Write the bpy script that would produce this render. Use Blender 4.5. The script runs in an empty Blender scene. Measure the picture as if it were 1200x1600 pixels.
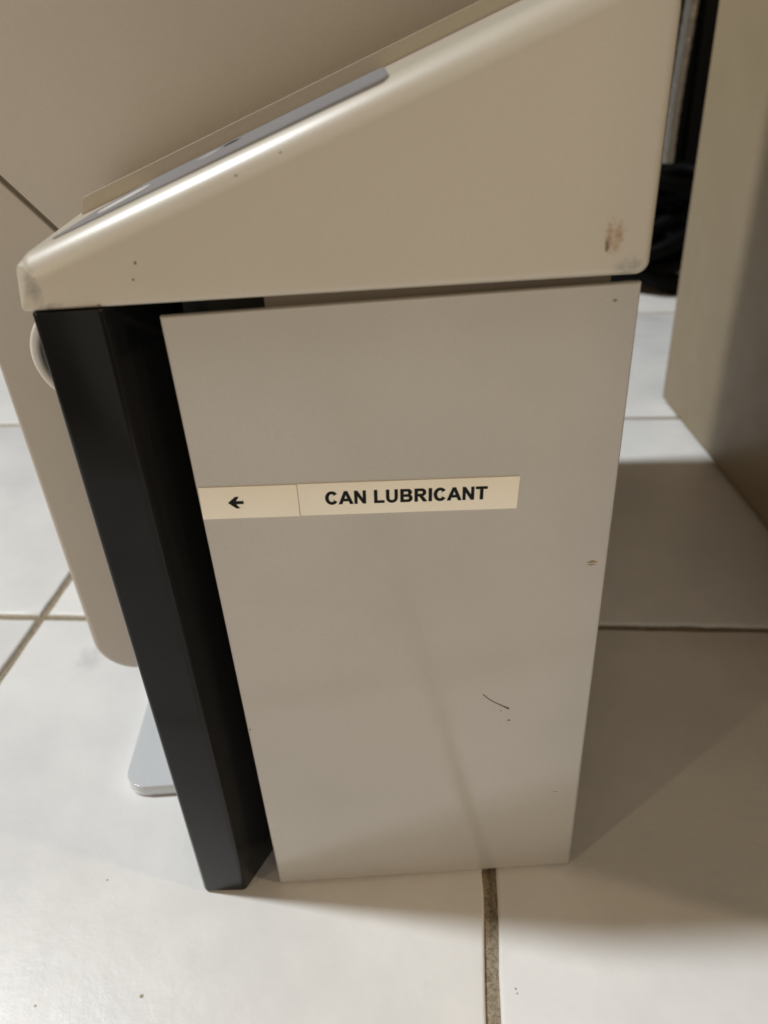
import bpy, bmesh, math, random
from mathutils import Vector, Matrix

random.seed(7)
S = 0.343                     # metres per modelling unit (the camera is one unit above the floor)
sc = bpy.context.scene
col = sc.collection

# ------------------------------------------------------------------ camera
cd = bpy.data.cameras.new("camera")
cam = bpy.data.objects.new("camera", cd)
col.objects.link(cam)
cd.sensor_fit = 'HORIZONTAL'
cd.sensor_width = 36.0
cd.lens = 36.0 * 1235 / 1200
cd.clip_start = 0.01
cd.clip_end = 60
rx = Vector((0.99785256, -0.03499218, -0.05536972))      # camera right
up = Vector((0.06550007, 0.53308404, 0.84352306))        # camera up
bk = Vector((0.0, -0.84533837, 0.53423127))              # camera back
M = Matrix((rx, up, bk)).transposed().to_4x4()
M.translation = Vector((0, 0, S))
cam.matrix_world = M
cd.dof.use_dof = True
cd.dof.focus_distance = 0.29
cd.dof.aperture_fstop = 14
sc.camera = cam

# ------------------------------------------------------------------ world and lamps
w = bpy.data.worlds.new("World")
sc.world = w
w.use_nodes = True
bg = w.node_tree.nodes["Background"]
bg.inputs[0].default_value = (1.0, 0.65, 0.34, 1)
bg.inputs[1].default_value = 0.10


def lamp(name, az, el, dist, size, watts, color, target=(0, 0.25, 0.1)):
    d = bpy.data.lights.new(name, 'AREA')
    d.shape = 'DISK'
    d.size = size
    d.energy = watts
    d.color = color
    o = bpy.data.objects.new(name, d)
    col.objects.link(o)
    n = Vector((az[0], az[1], 0)).normalized() * math.cos(el)
    n.z = math.sin(el)
    o.location = Vector(target) + n * dist
    o.rotation_euler = n.to_track_quat('Z', 'Y').to_euler()
    return o


lamp("ceiling_lamp", (-0.982, 0.190), math.radians(57), 5.0, 0.34, 200, (0.93, 0.975, 1.0))
lamp("room_lamp_right", (0.930, -0.37), math.radians(21), 2.0, 0.09, 7.5, (1.0, 0.74, 0.45))
lamp("room_lamp_left", (-0.80, -0.59), math.radians(15), 2.0, 0.06, 5.5, (1.0, 0.76, 0.48))
lamp("added_soft_fill", (0.05, -1.0), math.radians(14), 2.4, 3.0, 11.5, (1.0, 0.93, 0.83))  # added soft fill behind the camera, brightens the faces turned towards it

sc.view_settings.view_transform = 'Standard'
sc.view_settings.look = 'None'
sc.view_settings.exposure = 0.0
sc.view_settings.gamma = 1.0


# ------------------------------------------------------------------ materials
def new_mat(name):
    m = bpy.data.materials.new(name)
    m.use_nodes = True
    nt = m.node_tree
    return m, nt, nt.nodes["Principled BSDF"]


def N(nt, t, **kw):
    n = nt.nodes.new(t)
    for k, v in kw.items():
        setattr(n, k, v)
    return n


def noise(nt, scale, detail=3, rough=0.55, vec=None):
    n = N(nt, 'ShaderNodeTexNoise')
    n.inputs['Scale'].default_value = scale
    n.inputs['Detail'].default_value = detail
    n.inputs['Roughness'].default_value = rough
    if vec is None:
        g = N(nt, 'ShaderNodeNewGeometry')
        vec = g.outputs['Position']
    nt.links.new(vec, n.inputs['Vector'])
    return n.outputs['Fac']


def math_n(nt, op, a, b=None, clamp=False):
    n = N(nt, 'ShaderNodeMath', operation=op)
    n.use_clamp = clamp
    for i, v in enumerate((a, b)):
        if v is None:
            continue
        if isinstance(v, (int, float)):
            n.inputs[i].default_value = v
        else:
            nt.links.new(v, n.inputs[i])
    return n.outputs[0]


def ramp(nt, fac, lo, hi, a=0.0, b=1.0):
    n = N(nt, 'ShaderNodeMapRange')
    n.inputs[1].default_value = lo
    n.inputs[2].default_value = hi
    n.inputs[3].default_value = a
    n.inputs[4].default_value = b
    nt.links.new(fac, n.inputs[0])
    return n.outputs[0]


def mix(nt, fac, a, b):
    n = N(nt, 'ShaderNodeMix', data_type='RGBA')
    if isinstance(fac, (int, float)):
        n.inputs[0].default_value = fac
    else:
        nt.links.new(fac, n.inputs[0])
    for i, v in ((6, a), (7, b)):
        if isinstance(v, tuple):
            n.inputs[i].default_value = v + (1,) if len(v) == 3 else v
        else:
            nt.links.new(v, n.inputs[i])
    return n.outputs[2]


def bump(nt, bsdf, height, dist, strength=1.0):
    b = N(nt, 'ShaderNodeBump')
    b.inputs['Distance'].default_value = dist
    b.inputs['Strength'].default_value = strength
    nt.links.new(height, b.inputs['Height'])
    nt.links.new(b.outputs[0], bsdf.inputs['Normal'])


def W(x, y, z):
    """modelling units (camera at the origin) to metres (floor at z = 0)"""
    return Vector((x * S, y * S, (z + 1.0) * S))


def stain(nt, centre, size, seed_scale, lo, hi):
    """soft blotch round a point: distance falloff broken up by noise"""
    g = N(nt, 'ShaderNodeNewGeometry')
    s = N(nt, 'ShaderNodeVectorMath', operation='SUBTRACT')
    nt.links.new(g.outputs['Position'], s.inputs[0])
    s.inputs[1].default_value = centre
    d = N(nt, 'ShaderNodeVectorMath', operation='DIVIDE')
    nt.links.new(s.outputs[0], d.inputs[0])
    d.inputs[1].default_value = size
    ln = N(nt, 'ShaderNodeVectorMath', operation='LENGTH')
    nt.links.new(d.outputs[0], ln.inputs[0])
    fall = ramp(nt, ln.outputs['Value'], 1.0, 0.25)
    nz = noise(nt, seed_scale, 5, 0.65)
    p = math_n(nt, 'ADD', fall, math_n(nt, 'MULTIPLY', math_n(nt, 'SUBTRACT', nz, 0.5), 1.6))
    p = ramp(nt, p, lo, hi)
    return math_n(nt, 'MULTIPLY', p, math_n(nt, 'GREATER_THAN', fall, 0.0), True)


def paint(name, c, rough=0.35, grain=900, gd=0.00012, var=0.05, coat=0.0, stains=(), spec=0.5, crough=.08):
    m, nt, b = new_mat(name)
    dark = tuple(v * (1 - var) for v in c)
    light = tuple(min(1, v * (1 + var)) for v in c)
    cc = mix(nt, ramp(nt, noise(nt, 14, 4), 0.3, 0.7), dark, light)
    cc = mix(nt, ramp(nt, noise(nt, 1300, 2), .35, .65, 0, .30), cc, tuple(v * .86 for v in c))      # fine mottled grain
    for st, sc_col in stains:
        cc = mix(nt, stain(nt, *st), cc, sc_col)
    nt.links.new(cc, b.inputs['Base Color'])
    r = ramp(nt, noise(nt, 40, 4), 0.3, 0.7, rough * 0.9, rough * 1.12)
    nt.links.new(r, b.inputs['Roughness'])
    b.inputs['Coat Weight'].default_value = coat
    b.inputs['Specular IOR Level'].default_value = spec
    b.inputs['Coat Roughness'].default_value = crough
    bump(nt, b, noise(nt, grain, 2), gd, 0.5)
    return m


hood_stains = (
    ((W(.1985, .6455, -.1620), (.0064, .02, .0100), 520, .64, 1.25), (.33, .19, .065)),
    ((W(.1930, .6455, -.1690), (.0012, .02, .0030), 500, .45, .9), (.13, .07, .03)),
    ((W(.2125, .6455, -.1875), (.0085, .02, .0050), 420, .55, 1.5), (.20, .19, .16)),
    ((W(-.2715, .6485, -.1740), (.0045, .02, .0100), 380, .55, 1.5), (.20, .19, .175)),
    ((W(-.2600, .6480, -.1890), (.0075, .02, .0024), 600, .60, 1.3), (.22, .19, .15)),
    ((W(-.1851, .6455, -.1582), (.0008, .02, .0009), 300, .40, .7), (.10, .08, .05)),
    ((W(-.1895, .6455, -.1712), (.0006, .02, .0006), 300, .40, .7), (.14, .11, .08)),
    ((W(-.0955, .6470, -.0989), (.0008, .02, .0005), 300, .45, .9), (.2, .15, .09)),
    ((W(-.0600, .6470, -.0850), (.0007, .02, .0004), 300, .45, .9), (.2, .15, .09)),
    ((W(-.2217, .6455, -.1898), (.0009, .02, .0007), 300, .45, .9), (.2, .16, .11)),
)
m_hood = paint("cream gloss plastic", (.535, .488, .40), .40, 1400, .00004, .03, .6, hood_stains, 1.0, .35)
m_ridge = paint("cream plastic lid", (.50, .445, .35), .6, 1400, .00005, .03, 0)
box_stains = (
    ((W(.2093, .6476, -.4856), (.0026, .02, .0012), 700, .50, .9), (.24, .135, .025)),
    ((W(.2060, .6476, -.4862), (.0020, .02, .0006), 700, .45, .9), (.24, .16, .06)),
    ((W(.2080, .6476, -.4892), (.0030, .02, .0006), 600, .40, .85), (.22, .14, .05)),
    ((W(.1299, .6476, -.7082), (.0011, .02, .0009), 500, .35, .8), (.10, .075, .05)),
    ((W(.1200, .6476, -.6920), (.0007, .02, .0005), 500, .35, .9), (.18, .14, .10)),
    ((W(-.1718, .6476, -.6959), (.0004, .02, .0012), 500, .30, .8), (.10, .075, .05)),
    ((W(.1921, .6476, -.8427), (.0016, .02, .0004), 500, .30, .8), (.20, .17, .13)),
    ((W(.2050, .6476, -.2150), (.0012, .02, .0009), 400, .40, .9), (.22, .16, .11)),
)
m_box = paint("pale grey powder coat", (.485, .460, .420), .15, 1100, .00005, .055, 0.0, box_stains, 1.0)
m_body = paint("beige moulded plastic", (.53, .485, .42), .42, 900, .00005, .03)
m_core = paint("brown shadow gap filler", (.28, .24, .18), .6)
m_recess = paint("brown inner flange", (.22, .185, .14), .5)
m_black = paint("black interior darkness", (.006, .006, .006), .6)
m_foot = paint("light grey enamel", (.60, .63, .66), .22, 900, .00002, .02, .4)
m_cab = paint("tan cabinet paint", (.34, .265, .16), .5, 500, .00008, .05)
m_handle = paint("white gloss handle", (.72, .69, .64), .2, 900, .00002, .02, .4)
m_foil = paint("grey keypad foil", (.24, .235, .245), .5, 500, .00004, .08)
m_white = paint("white oval", (.82, .82, .80), .3)
m_smear = paint("pale scuff", (.45, .44, .43), .4)
m_ink = paint("black ink", (.004, .004, .005), .5, spec=.2)
m_scratch = paint("brown scratch", (.07, .05, .035), .5)
m_rubber = paint("black rubber", (.0015, .0015, .0015), .6, spec=.06)
m_darkcab = paint("black cabinet paint", (.003, .003, .003), .5, spec=.1)


def m_tape_():
    m, nt, b = new_mat("ivory tape")
    c = mix(nt, ramp(nt, noise(nt, 60, 4), .3, .7), (.89, .835, .70), (.92, .87, .745))
    nt.links.new(c, b.inputs['Base Color'])
    b.inputs['Roughness'].default_value = .42
    bump(nt, b, noise(nt, 700, 2), .00004, .5)
    return m


m_tape = m_tape_()


def m_door_():
    m, nt, b = new_mat("smoked black gloss plastic")
    b.inputs['Base Color'].default_value = (.0080, .0086, .0095, 1)
    b.inputs['Specular IOR Level'].default_value = .24
    r = ramp(nt, noise(nt, 30, 4), .3, .7, .13, .20)
    nt.links.new(r, b.inputs['Roughness'])
    bump(nt, b, noise(nt, 60, 2), .00003, .3)
    return m


m_door = m_door_()


# specks of dirt on the tiles
SPECKS = ((-.3349, .5118, .0014), (-.4641, .5087, .0010), (.1206, .4922, .0008), (.1212, .4870, .0008), (-.4182, .6714, .0009))


def m_tile_():
    m, nt, b = new_mat("white glazed tile")
    n1 = ramp(nt, noise(nt, 9, 6, .6), .35, .65)
    c = mix(nt, n1, (.71, .715, .715), (.83, .828, .815))
    n2 = ramp(nt, noise(nt, 45, 6, .7), .60, .78)
    c = mix(nt, math_n(nt, 'MULTIPLY', n2, .35), c, (.62, .63, .64))
    n3 = ramp(nt, noise(nt, 300, 2, .5), .77, .80)          # sparse specks of dirt
    n4 = ramp(nt, noise(nt, 22, 2, .5), .58, .62)
    c = mix(nt, math_n(nt, 'MULTIPLY', math_n(nt, 'MULTIPLY', n3, n4), .6), c, (.25, .20, .14))
    for cx_, cy_, w_ in SPECKS:
        c = mix(nt, stain(nt, W(cx_, cy_, -1.0), (w_, w_, .02), 400, .35, .8), c, (.30, .24, .16))
    c = mix(nt, stain(nt, W(-.5723, 1.1318, -1.0), (.016, .022, .02), 170, .45, 1.3), c, (.62, .63, .64))
    nt.links.new(c, b.inputs['Base Color'])
    r = ramp(nt, noise(nt, 35, 5, .6), .3, .7, .28, .46)
    nt.links.new(r, b.inputs['Roughness'])
    h = math_n(nt, 'ADD', noise(nt, 130, 4, .6), math_n(nt, 'MULTIPLY', noise(nt, 25, 3), 1.5))
    bump(nt, b, h, .0004, .5)
    return m


m_tile = m_tile_()


def m_grout_():
    m, nt, b = new_mat("tan cement grout")
    n1 = ramp(nt, noise(nt, 600, 6, .75), .35, .68)
    c = mix(nt, n1, (.15, .115, .068), (.47, .395, .285))
    nt.links.new(c, b.inputs['Base Color'])
    b.inputs['Roughness'].default_value = .9
    bump(nt, b, noise(nt, 700, 5, .7), .001, .8)
    return m


m_grout = m_grout_()


def m_hose_():
    m, nt, b = new_mat("brushed silver hose")
    b.inputs['Base Color'].default_value = (.28, .27, .245, 1)
    b.inputs['Metallic'].default_value = .6
    b.inputs['Roughness'].default_value = .38
    bump(nt, b, noise(nt, 60, 3), .004, .6)
    return m


m_hose = m_hose_()


# ------------------------------------------------------------------ mesh helpers (all in modelling units)
def empty(name, x, y, z=-1.0):
    o = bpy.data.objects.new(name, None)
    o.empty_display_size = .05
    col.objects.link(o)
    o.location = W(x, y, z)
    return o


def obj(name, bm, mat, parent=None, smooth=30):
    """bmesh in modelling units -> one mesh object under parent"""
    off = Vector(parent_world(parent)) if parent else Vector((0, 0, 0))
    for v in bm.verts:
        v.co = W(*v.co) - off
    bmesh.ops.recalc_face_normals(bm, faces=bm.faces)
    me = bpy.data.meshes.new(name)
    bm.to_mesh(me)
    bm.free()
    me.materials.append(mat)
    if smooth:
        me.shade_smooth()
        me.set_sharp_from_angle(angle=math.radians(smooth))
    o = bpy.data.objects.new(name, me)
    col.objects.link(o)
    if parent:
        o.parent = parent
    return o


def parent_world(p):
    v = Vector((0, 0, 0))
    while p:
        v += p.location
        p = p.parent
    return v


def thing(o, label, cat, group=None):
    o["label"] = label
    o["category"] = cat
    if group:
        o["group"] = group
    return o


def rnd(pts, radii, n=7):
    """round the corners of a closed 2D polygon"""
    out = []
    k = len(pts)
    for i in range(k):
        p = Vector(pts[i]); a = Vector(pts[i - 1]); b = Vector(pts[(i + 1) % k])
        r = radii[i] if isinstance(radii, (list, tuple)) else radii
        if r <= 0:
            out.append(tuple(p)); continue
        u = (a - p).normalized(); v = (b - p).normalized()
        ang = u.angle(v)
        d = r / math.tan(ang / 2)
        c = p + (u + v).normalized() * (r / math.sin(ang / 2))
        s = p + u * d - c
        e = p + v * d - c
        tot = s.angle_signed(e)
        for j in range(n + 1):
            t = -tot * j / n
            q = Vector((s.x * math.cos(t) - s.y * math.sin(t), s.x * math.sin(t) + s.y * math.cos(t)))
            out.append(tuple(c + q))
    return out


def inset(poly, r):
    """shift each vertex of a CCW polygon inwards by r[i] (mitre)"""
    k = len(poly)
    res = []
    for i in range(k):
        p = Vector(poly[i]); a = Vector(poly[i - 1]); b = Vector(poly[(i + 1) % k])
        e1 = (p - a).normalized(); e2 = (b - p).normalized()
        n1 = Vector((-e1.y, e1.x)); n2 = Vector((-e2.y, e2.x))
        n = n1 + n2
        n = n / max(.25, n.dot(n) / 2)
        res.append(p + n * r[i])
    return res


def area(p):
    return sum(p[i - 1][0] * p[i][1] - p[i][0] * p[i - 1][1] for i in range(len(p))) / 2


def prism(poly, d0, d1, radius=.004, back=None, steps=5, to=lambda u, v, d: (u, d, v)):
    """extrude a 2D polygon from depth d0 to d1 with rounded rims; radius may be a function of the 2D point"""
    poly = [tuple(p) for p in poly]
    if area(poly) < 0:
        poly = poly[::-1]
    rf = radius if callable(radius) else (lambda p: radius)
    r = [rf(p) for p in poly]
    back = .003 if back is None else back
    rb = [back] * len(poly)
    sg = 1 if d1 > d0 else -1
    bm = bmesh.new()
    rings = []

    def ring(ins, dep):
        q = inset(poly, ins)
        rings.append([bm.verts.new(to(q[i].x, q[i].y, dep[i])) for i in range(len(q))])
    for s in range(steps + 1):
        t = s / steps * math.pi / 2
        ring([a * (1 - math.sin(t)) for a in r], [d0 + sg * a * (1 - math.cos(t)) for a in r])
    for s in range(3):
        t = s / 2 * math.pi / 2
        ring([a * (1 - math.cos(t)) for a in rb], [d1 - sg * a * (1 - math.sin(t)) for a in rb])
    k = len(poly)
    for a, b in zip(rings, rings[1:]):
        for i in range(k):
            bm.faces.new((a[i], a[(i + 1) % k], b[(i + 1) % k], b[i]))
    bm.faces.new(rings[0])
    bm.faces.new(rings[-1][::-1])
    return bm


def XY(u, v, d):            # plan polygon, extruded in height
    return (u, v, d)


def tube(path, rad, n=12, bm=None):
    bm = bm or bmesh.new()
    path = [Vector(p) for p in path]
    prev = None
    ref = Vector((.3, .9, .2)).normalized()
    for i, p in enumerate(path):
        t = (path[min(i + 1, len(path) - 1)] - path[max(i - 1, 0)]).normalized()
        a = t.cross(ref).normalized(); b = t.cross(a)
        rr = rad(i / (len(path) - 1)) if callable(rad) else rad
        rg = [bm.verts.new(p + (a * math.cos(j * 2 * math.pi / n) + b * math.sin(j * 2 * math.pi / n)) * rr) for j in range(n)]
        if prev:
            for j in range(n):
                bm.faces.new((prev[j], prev[(j + 1) % n], rg[(j + 1) % n], rg[j]))
        else:
            bm.faces.new(rg[::-1])
        prev = rg
    bm.faces.new(prev)
    return bm


def rect(x0, z0, x1, z1):
    return [(x0, z0), (x1, z0), (x1, z1), (x0, z1)]


# ------------------------------------------------------------------ floor: grout bed and one object per tile
bm = bmesh.new()
for z in (-1.030, -1.0070):
    vs = [bm.verts.new((x, y, z)) for x, y in ((-5.2, -4.2), (6.2, -4.2), (6.2, 8.2), (-5.2, 8.2))]
    bm.faces.new(vs)
vv = list(bm.verts)
for i in range(4):
    bm.faces.new((vv[i], vv[(i + 1) % 4], vv[4 + (i + 1) % 4], vv[4 + i]))
floor = obj("floor", bm, m_grout, None, 0)
floor["kind"] = "structure"
ang = math.radians(-7.2)
ca, sa = math.cos(ang), math.sin(ang)
sp = 0.893
# a grout crossing lies at (-0.709, 1.283)
ox, oy = -0.709, 1.270
gap = 0.0175


def tile_mesh(seed):
    rn = random.Random(seed)
    h = sp / 2 - gap / 2
    n = 26
    pts = []
    for (ax, ay), (bx, by) in (((-h, -h), (h, -h)), ((h, -h), (h, h)), ((h, h), (-h, h)), ((-h, h), (-h, -h))):
        ox_, oy_ = (by - ay), -(bx - ax)
        l = math.hypot(ox_, oy_)
        for i in range(n):
            t = i / n
            j = rn.uniform(-.0009, .0009) * (0 if i == 0 else 1)
            if rn.random() < .06:
                j -= rn.uniform(.001, .0022)             # a chipped edge
            pts.append((ax + (bx - ax) * t + ox_ / l * j, ay + (by - ay) * t + oy_ / l * j))
    b = prism(pts, 0.0, -.020, .0045, .001, 3, lambda u, v, d: (u, v, d))
    bmesh.ops.recalc_face_normals(b, faces=b.faces)
    for v in b.verts:
        v.co = v.co * S
    me = bpy.data.meshes.new("tile")
    b.to_mesh(me)
    b.free()
    me.materials.append(m_tile)
    me.shade_smooth()
    me.set_sharp_from_angle(angle=math.radians(40))
    return me


tmeshes = [tile_mesh(i) for i in range(4)]
for i in range(-4, 6):
    for j in range(-4, 7):
        u = (i + .5) * sp; v = (j + .5) * sp
        x = ox + u * ca - v * sa
        y = oy + u * sa + v * ca
        if not (-4.9 < x < 5.9 and -3.9 < y < 7.9):
            continue
        o = bpy.data.objects.new("tile", tmeshes[(i * 3 + j * 5) % 4])
        col.objects.link(o)
        o.parent = floor
        o.location = W(x, y, -1.0)
        o.rotation_euler = (random.uniform(-.0008, .0008), random.uniform(-.0008, .0008),
                            ang + random.choice((0, 1, 2, 3)) * math.pi / 2)

# ------------------------------------------------------------------ the lubrication unit: box, hood, dark front door
YF = .6476
unit = empty("lubrication_unit", .02, .80)
thing(unit, "cream and grey dental lubrication unit with sloped hood, black front door and CAN LUBRICANT label", "machine")

# side box (sheet metal cover), standing a hair above the floor on feet
poly = [(-.175, -.9975), (.2225, -.9988), (.2258, -.2010), (-.1755, -.2040)]
bm = prism(poly, YF, YF + .0075, lambda p: .0018 if p[1] > -.25 else (.006 if p[0] > .1 else .0035), .001)
for wall in ([(-.1748, YF + .007), (-.1710, YF + .007), (-.1710, 1.0), (-.1748, 1.0)],
             [(.2185, YF + .007), (.2222, YF + .007), (.2222, 1.0), (.2185, 1.0)]):      # folded side walls, top left open
    b2 = prism(wall, -.9980, -.2400, .0008, .0008, 2, XY)
    me_ = bpy.data.meshes.new("tmp")
    b2.to_mesh(me_)
    b2.free()
    bm.from_mesh(me_)
    bpy.data.meshes.remove(me_)
box = obj("side_cover", bm, m_box, unit, 35)
# black block added for the darkness inside the hollow cover, blocks light underneath
obj("dark_interior", prism(rect(-.168, -.9990, .2165, -.14), .700, 1.0, .002), m_black, unit)
obj("inner_flange", prism(rect(-.0895, -.30, .2045, -.15), .6625, .699, .002), m_recess, unit)

# ivory tapes on the cover, tilted a little
tl = math.radians(-2.05)


def tp(u, v, d):            # tape coordinates: origin at the left end of the tape's lower edge
    return (-.1752 + u * math.cos(tl) - v * math.sin(tl), YF - d, -.4037 + u * math.sin(tl) + v * math.cos(tl))


t1 = obj("arrow_tape", prism([(.0008, 0), (.0940, 0), (.0930, .0352), (.0008, .0352)], .0011, -.0005, .0002, .0001, 2, tp), m_tape, box)
t2 = obj("name_tape", prism([(.0948, .0004), (.3042, .0002), (.3052, .0360), (.0938, .0356)], .0011, -.0005, .0002, .0001, 2, tp), m_tape, box)
# the end of the first tape is folded round the left edge of the cover
bm = bmesh.new()
pr = None
for i in range(6):
    a = i / 5 * math.pi / 2
    x = -.1750 + .004 * (1 - math.sin(a)) - .0006 * math.sin(a)
    y = YF + .004 * (1 - math.cos(a)) - .0006 * math.cos(a)
    dz = .0005 * (1 - math.sin(a))
    q = [bm.verts.new((x, y, -.4037 - dz)), bm.verts.new((x, y, -.3686 - dz))]
    if pr:
        bm.faces.new((pr[0], q[0], q[1], pr[1]))
    pr = q
bmesh.ops.solidify(bm, geom=bm.faces[:], thickness=.0003)
obj("tape_end", bm, m_tape, t1)


def glyphs(name, outlines, parent):
    """flat filled outlines in tape coordinates -> thin mesh"""
    cu = bpy.data.curves.new(name, 'CURVE')
    cu.dimensions = '2D'
    cu.fill_mode = 'BOTH'
    cu.extrude = .00012
    cu.offset = .00028
    for pts in outlines:
        s = cu.splines.new('POLY')
        s.points.add(len(pts) - 1)
        for p, q in zip(s.points, pts):
            p.co = (q[0], q[1], 0, 1)
        s.use_cyclic_u = True
    tmp = bpy.data.objects.new("tmp", cu)
    me = bpy.data.meshes.new_from_object(tmp)
    bpy.data.objects.remove(tmp)
    bm = bmesh.new()
    bm.from_mesh(me)
    bpy.data.meshes.remove(me)
    for v in bm.verts:
        v.co = tp(v.co.x, v.co.y, .00128 + v.co.z)
    return obj(name, bm, m_ink, parent, 0)


def arc(cx, cy, rx_, ry_, a0, a1, n=14):
    return [(cx + rx_ * math.cos(math.radians(a0 + (a1 - a0) * i / n)),
             cy + ry_ * math.sin(math.radians(a0 + (a1 - a0) * i / n))) for i in range(n + 1)]


def bar(path, wd):
    """constant-width outline round an open path"""
    L = []; R = []
    P = [Vector(p) for p in path]
    for i, p in enumerate(P):
        a = P[max(i - 1, 0)]; b = P[min(i + 1, len(P) - 1)]
        t = (b - a).normalized()
        n = Vector((-t.y, t.x)) * wd / 2
        L.append(tuple(p + n)); R.append(tuple(p - n))
    return L + R[::-1]


# bold sans capitals on a 0..716 cap height, (advance, outlines)
GL = {
    'C': (722, [arc(365, 358, 320, 370, 38, 322, 26) + [(478, 215)] + arc(365, 358, 168, 240, 318, 42, 22) + [(478, 505)]]),
    'A': (722, [[(0, 0), (156, 0), (214, 163), (500, 163), (562, 0), (718, 0), (432, 716), (280, 716)],
                [(258, 284), (454, 284), (355, 549)]]),
    'N': (722, [[(73, 0), (207, 0), (207, 467), (495, 0), (640, 0), (640, 716), (506, 716), (506, 238), (214, 716), (73, 716)]]),
    'L': (611, [[(76, 0), (576, 0), (576, 121), (221, 121), (221, 716), (76, 716)]]),
    'U': (722, [[(71, 716), (71, 290)] + arc(358, 270, 287, 282, 180, 360, 20) + [(646, 716), (501, 716), (501, 262)]
                + arc(360, 240, 141, 128, 0, -180, 14) + [(216, 716)]]),
    'B': (722, [[(73, 0), (400, 0)] + arc(455, 208, 215, 208, -90, 62, 14) + arc(440, 545, 200, 171, -20, 90, 12) + [(73, 716)],
                [(218, 419), (218, 597), (360, 597)] + arc(400, 508, 82, 89, 90, -90, 8) + [(360, 419)],
                [(218, 121), (218, 300), (390, 300)] + arc(420, 211, 96, 90, 90, -90, 8) + [(390, 121)]]),
    'R': (722, [[(73, 0), (218, 0), (218, 299), (247, 299), (300, 285), (352, 225), (505, 0), (678, 0), (591, 140), (525, 235), (448, 305)]
                + arc(440, 512, 202, 204, -66, 90, 14) + [(73, 716)],
                [(218, 413), (218, 595), (380, 595)] + arc(405, 505, 88, 91, 90, -90, 8) + [(380, 413)]]),
    'I': (278, [[(68, 0), (213, 0), (213, 716), (68, 716)]]),
    'T': (611, [[(234, 0), (378, 0), (378, 595), (590, 595), (590, 716), (22, 716), (22, 595), (234, 595)]]),
    ' ': (278, []),
}
k = .0140 / 716
xo = .1188
outl = []
for ch in "CAN LUBRICANT":
    adv, ol = GL[ch]
    for o_ in ol:
        outl.append([(xo + p[0] * k * .965, .0122 + p[1] * k) for p in o_])
    xo += adv * k * .965
glyphs("lettering", outl, t2)
ay, ax = .0178, .0272
glyphs("arrow_print", [[(ax, ay), (ax + .0072, ay + .0062), (ax + .0100, ay + .0062), (ax + .0068, ay + .0014), (ax + .0142, ay + .0014),
                        (ax + .0142, ay - .0014), (ax + .0068, ay - .0014), (ax + .0100, ay - .0062), (ax + .0072, ay - .0062)]], t1)

# thin scratch on the cover
sp_ = [(.0993, -.6638), (.1053, -.6710), (.1120, -.6772), (.1205, -.6830), (.1293, -.6891)]
bm = tube([(x, YF - .00015, z) for x, z in sp_], lambda t: .00045 + .0005 * t ** 6, 6)
obj("scratch", bm, m_scratch, box)

# hood
SL, SB = .362, -.0495
zs = lambda x: SL * x + SB
YH = .6455
HP = [(-.2853, -.1918), (.2310, -.1952), (.2318, zs(.2318)), (-.2853, zs(-.2853))]
hp = rnd(HP, [.004, .011, .03, .018], 9)


def hr(p):
    x, z = p
    if z > zs(x) - .004 and x < .21:
        return .024
    if x > .215:
        return .008
    if x < -.262 and z > -.187:
        return .014
    return .003


hood = obj("hood", prism(hp, YH, .955, hr, .004, 9), m_hood, unit, 50)


def slope(u, v, d):         # plan point on the sloping top, d above it
    n = Vector((-SL, 0, 1)).normalized()
    p = Vector((u, v, zs(u))) + n * d
    return tuple(p)


foil = obj("keypad_foil", prism(rnd([(-.2560, .668), (.0250, .660), (.0250, .7745), (-.190, .7745), (-.232, .735)], [.004, .008, .010, .02, .02]),
                               .0012, -.002, .0006, .0003, 2, slope), m_foil, hood)
# white oval mark and pale scuffs on the foil
bm = prism([(-.2010 + .026 * math.cos(a) * .72 - .013 * math.sin(a) * .69, .7120 + .026 * math.cos(a) * .69 + .013 * math.sin(a) * .72)
            for a in [i * 2 * math.pi / 28 for i in range(28)]], .0015, .0011, .0001, .0001, 1, slope)
obj("oval_mark", bm, m_white, foil)
rn = random.Random(3)
for cx, cy, l in ((-.128, .742, .012), (-.110, .750, .009)):
    b = prism([(cx + l * math.cos(a) * rn.uniform(.6, 1.1), cy + l * 1.1 * math.sin(a) * rn.uniform(.6, 1.1)) for a in [i * 2 * math.pi / 11 for i in range(11)]],
              .0014, .0008, .0001, .0001, 1, slope)
    obj("scuff", b, m_smear if cx < -.12 else m_ink, foil)
# raised lip behind the foil
rp = rnd([(-.2640, -.003), (.215, -.003), (.215, .0130), (-.2530, .0130)], [0, 0, 0, .004])
obj("rear_lip", prism(rp, .7765, .7790, .0004, .0006, 3, lambda u, v, d: slope(u, d, v)), m_ridge, hood, 40)

# smoked black door at the front
dp = rnd([(-.2785, .6435), (-.2215, .6405), (-.1800, .7150), (-.1800, .940), (-.2785, .940)], [.006, .008, .02, .004, .004], 8)
door = obj("front_door", prism(dp, -.9985, -.1930, .0035, .001, 3, XY), m_door, unit, 35)
# hollow white grip on the door, its near end open
a_, b_, cx, cz = .0445, .0494, -.2780, -.258
outer = [(cx + a_ * math.cos(t), cz + b_ * math.sin(t)) for t in [math.radians(90 + i * 7.5) for i in range(25)]]
inner = [(cx + (a_ - .0095) * math.cos(t), cz + (b_ - .0095) * math.sin(t)) for t in [math.radians(270 - i * 7.5) for i in range(25)]]
obj("grip", prism(outer + inner, .718, .930, .0042, .001, 4), m_handle, door, 40)

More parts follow.
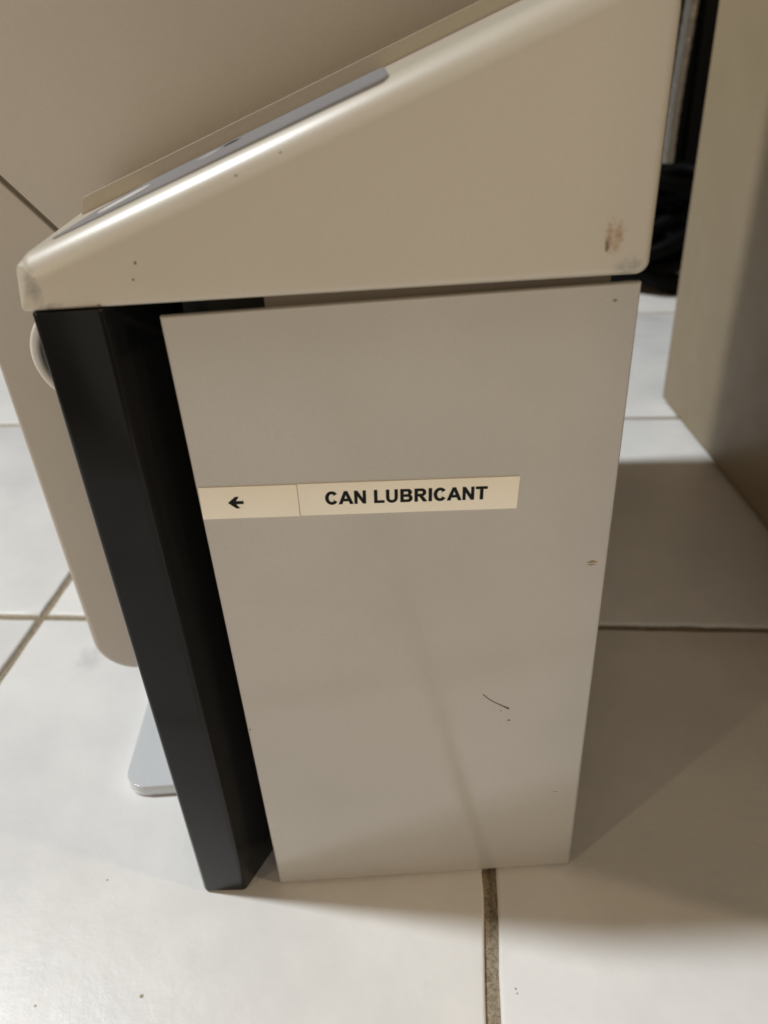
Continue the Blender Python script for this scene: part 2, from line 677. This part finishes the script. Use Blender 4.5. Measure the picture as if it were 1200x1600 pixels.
# ------------------------------------------------------------------ taller appliance behind
YB, YE = .950, 1.775
app = empty("beige_appliance", -.10, 1.35)
thing(app, "large beige appliance with a diagonal seam behind the sloped hood, on a grey foot plate", "machine")
g = .0042
up_poly = [(-.470 + .0, -.0447 + g), (-.3045, -.2515 + g), (.235, -.2515 + g), (.235, .75), (-.470, .75)]
lo_poly = [(-.470, -.0447 - g), (-.470, -.8705), (.235, -.8705), (.235, -.2515 - g), (-.3045, -.2515 - g)]
obj("upper_shell", prism(rnd(up_poly, [.002, .01, .003, .03, .03]), YB, YE, lambda p: .005 if p[0] < -.46 else .0016, .004), m_body, app, 40)
obj("lower_shell", prism(rnd(lo_poly, [.002, .062, .06, .003, .01], 12), YB, YE, lambda p: .013 if p[0] < -.40 and p[1] < -.06 else .0016, .004), m_body, app, 40)
obj("seam_filler", prism([(-.462, -.058), (-.30, -.262), (.22, -.262), (.22, -.24), (-.29, -.24), (-.455, -.03)], YB + .006, YE - .01, .001), m_core, app)
obj("stem", prism(rect(-.20, 1.02, .12, 1.55), -.98, -.868, .002, None, 2, XY), m_foot, app)
fpoly = rnd([(-.4250, .8080), (.20, .8080), (.20, 1.62), (-.4250, 1.62)], [.034, .03, .03, .03], 12)
obj("foot_plate", prism(fpoly, -.9765, -.9968, .0010, .001, 3, XY), m_foot, app, 40)
for x, y in ((-.37, .87), (.15, .87), (-.37, 1.56), (.15, 1.56)):
    obj("pad", prism([(x + .02 * math.cos(a), y + .02 * math.sin(a)) for a in [i * math.pi / 8 for i in range(16)]], -.9962, -1.0, .0005, .0005, 2, XY), m_rubber, app)

# ------------------------------------------------------------------ neighbouring tan cabinet on the right
cab = empty("tan_cabinet", 1.25, 1.65)
thing(cab, "plain tan cabinet standing on the tiles to the right of the lubrication unit", "cabinet")
obj("carcass", prism(rnd(rect(.8250, .40, 1.75, 2.085), .006, 4), .62, -.985, .006, .002, 4, XY), m_cab, cab)
obj("plinth", prism(rect(.835, .42, 1.74, 2.07), -.984, -1.0, .001, .001, 2, XY), m_cab, cab)

# ------------------------------------------------------------------ dark clutter at the back
dk = empty("black_cabinet", 1.35, 3.8)
thing(dk, "black cabinet far behind in the gap, behind the silver hose", "cabinet")
obj("carcass", prism(rnd(rect(.70, 3.44, 2.2, 4.3), .01, 4), .60, -1.0, .006, .002, 3, XY), m_darkcab, dk)
for x in (1.16, 1.24, 1.32):
    obj("ridge", prism(rect(x - .012, 3.42, x + .012, 3.437), .55, -.95, .004, .001, 3, XY), m_darkcab, dk)

hose = [(1.050 + .10 * (t - .5) * .1 + .004 * math.sin(t * 9), 3.0 + .02 * math.sin(t * 5), .55 - 1.08 * t) for t in [i / 60 for i in range(61)]]
bm = tube([(1.078 + .012 * math.sin(i / 60 * 5), 2.95, .60 - 1.10 * i / 60) for i in range(61)],
          lambda t: .021 + .0012 * math.sin(t * 150), 18)
o = obj("silver_hose", bm, m_hose, None, 60)
thing(o, "silver flexible hose hanging upright in the dark gap beside the cream hood", "hose")
rn = random.Random(11)
bm = bmesh.new()
for c in range(7):
    R = .17 + .012 * rn.uniform(-1, 1)
    cx_, cy_, z0 = 1.16 + rn.uniform(-.02, .02), 3.18 + rn.uniform(-.02, .02), -.985 + c * .058
    tube([(cx_ + R * math.cos(a), cy_ + R * .95 * math.sin(a), z0 + .045 * math.sin(a * 2 + c) + .03 * (a / 6.3)) for a in [i * 6.5 / 40 for i in range(41)]], .030, 10, bm)
o = obj("black_cable_coil", bm, m_rubber, None, 60)
thing(o, "thick coil of black cable lying on the floor below the silver hose", "cable")
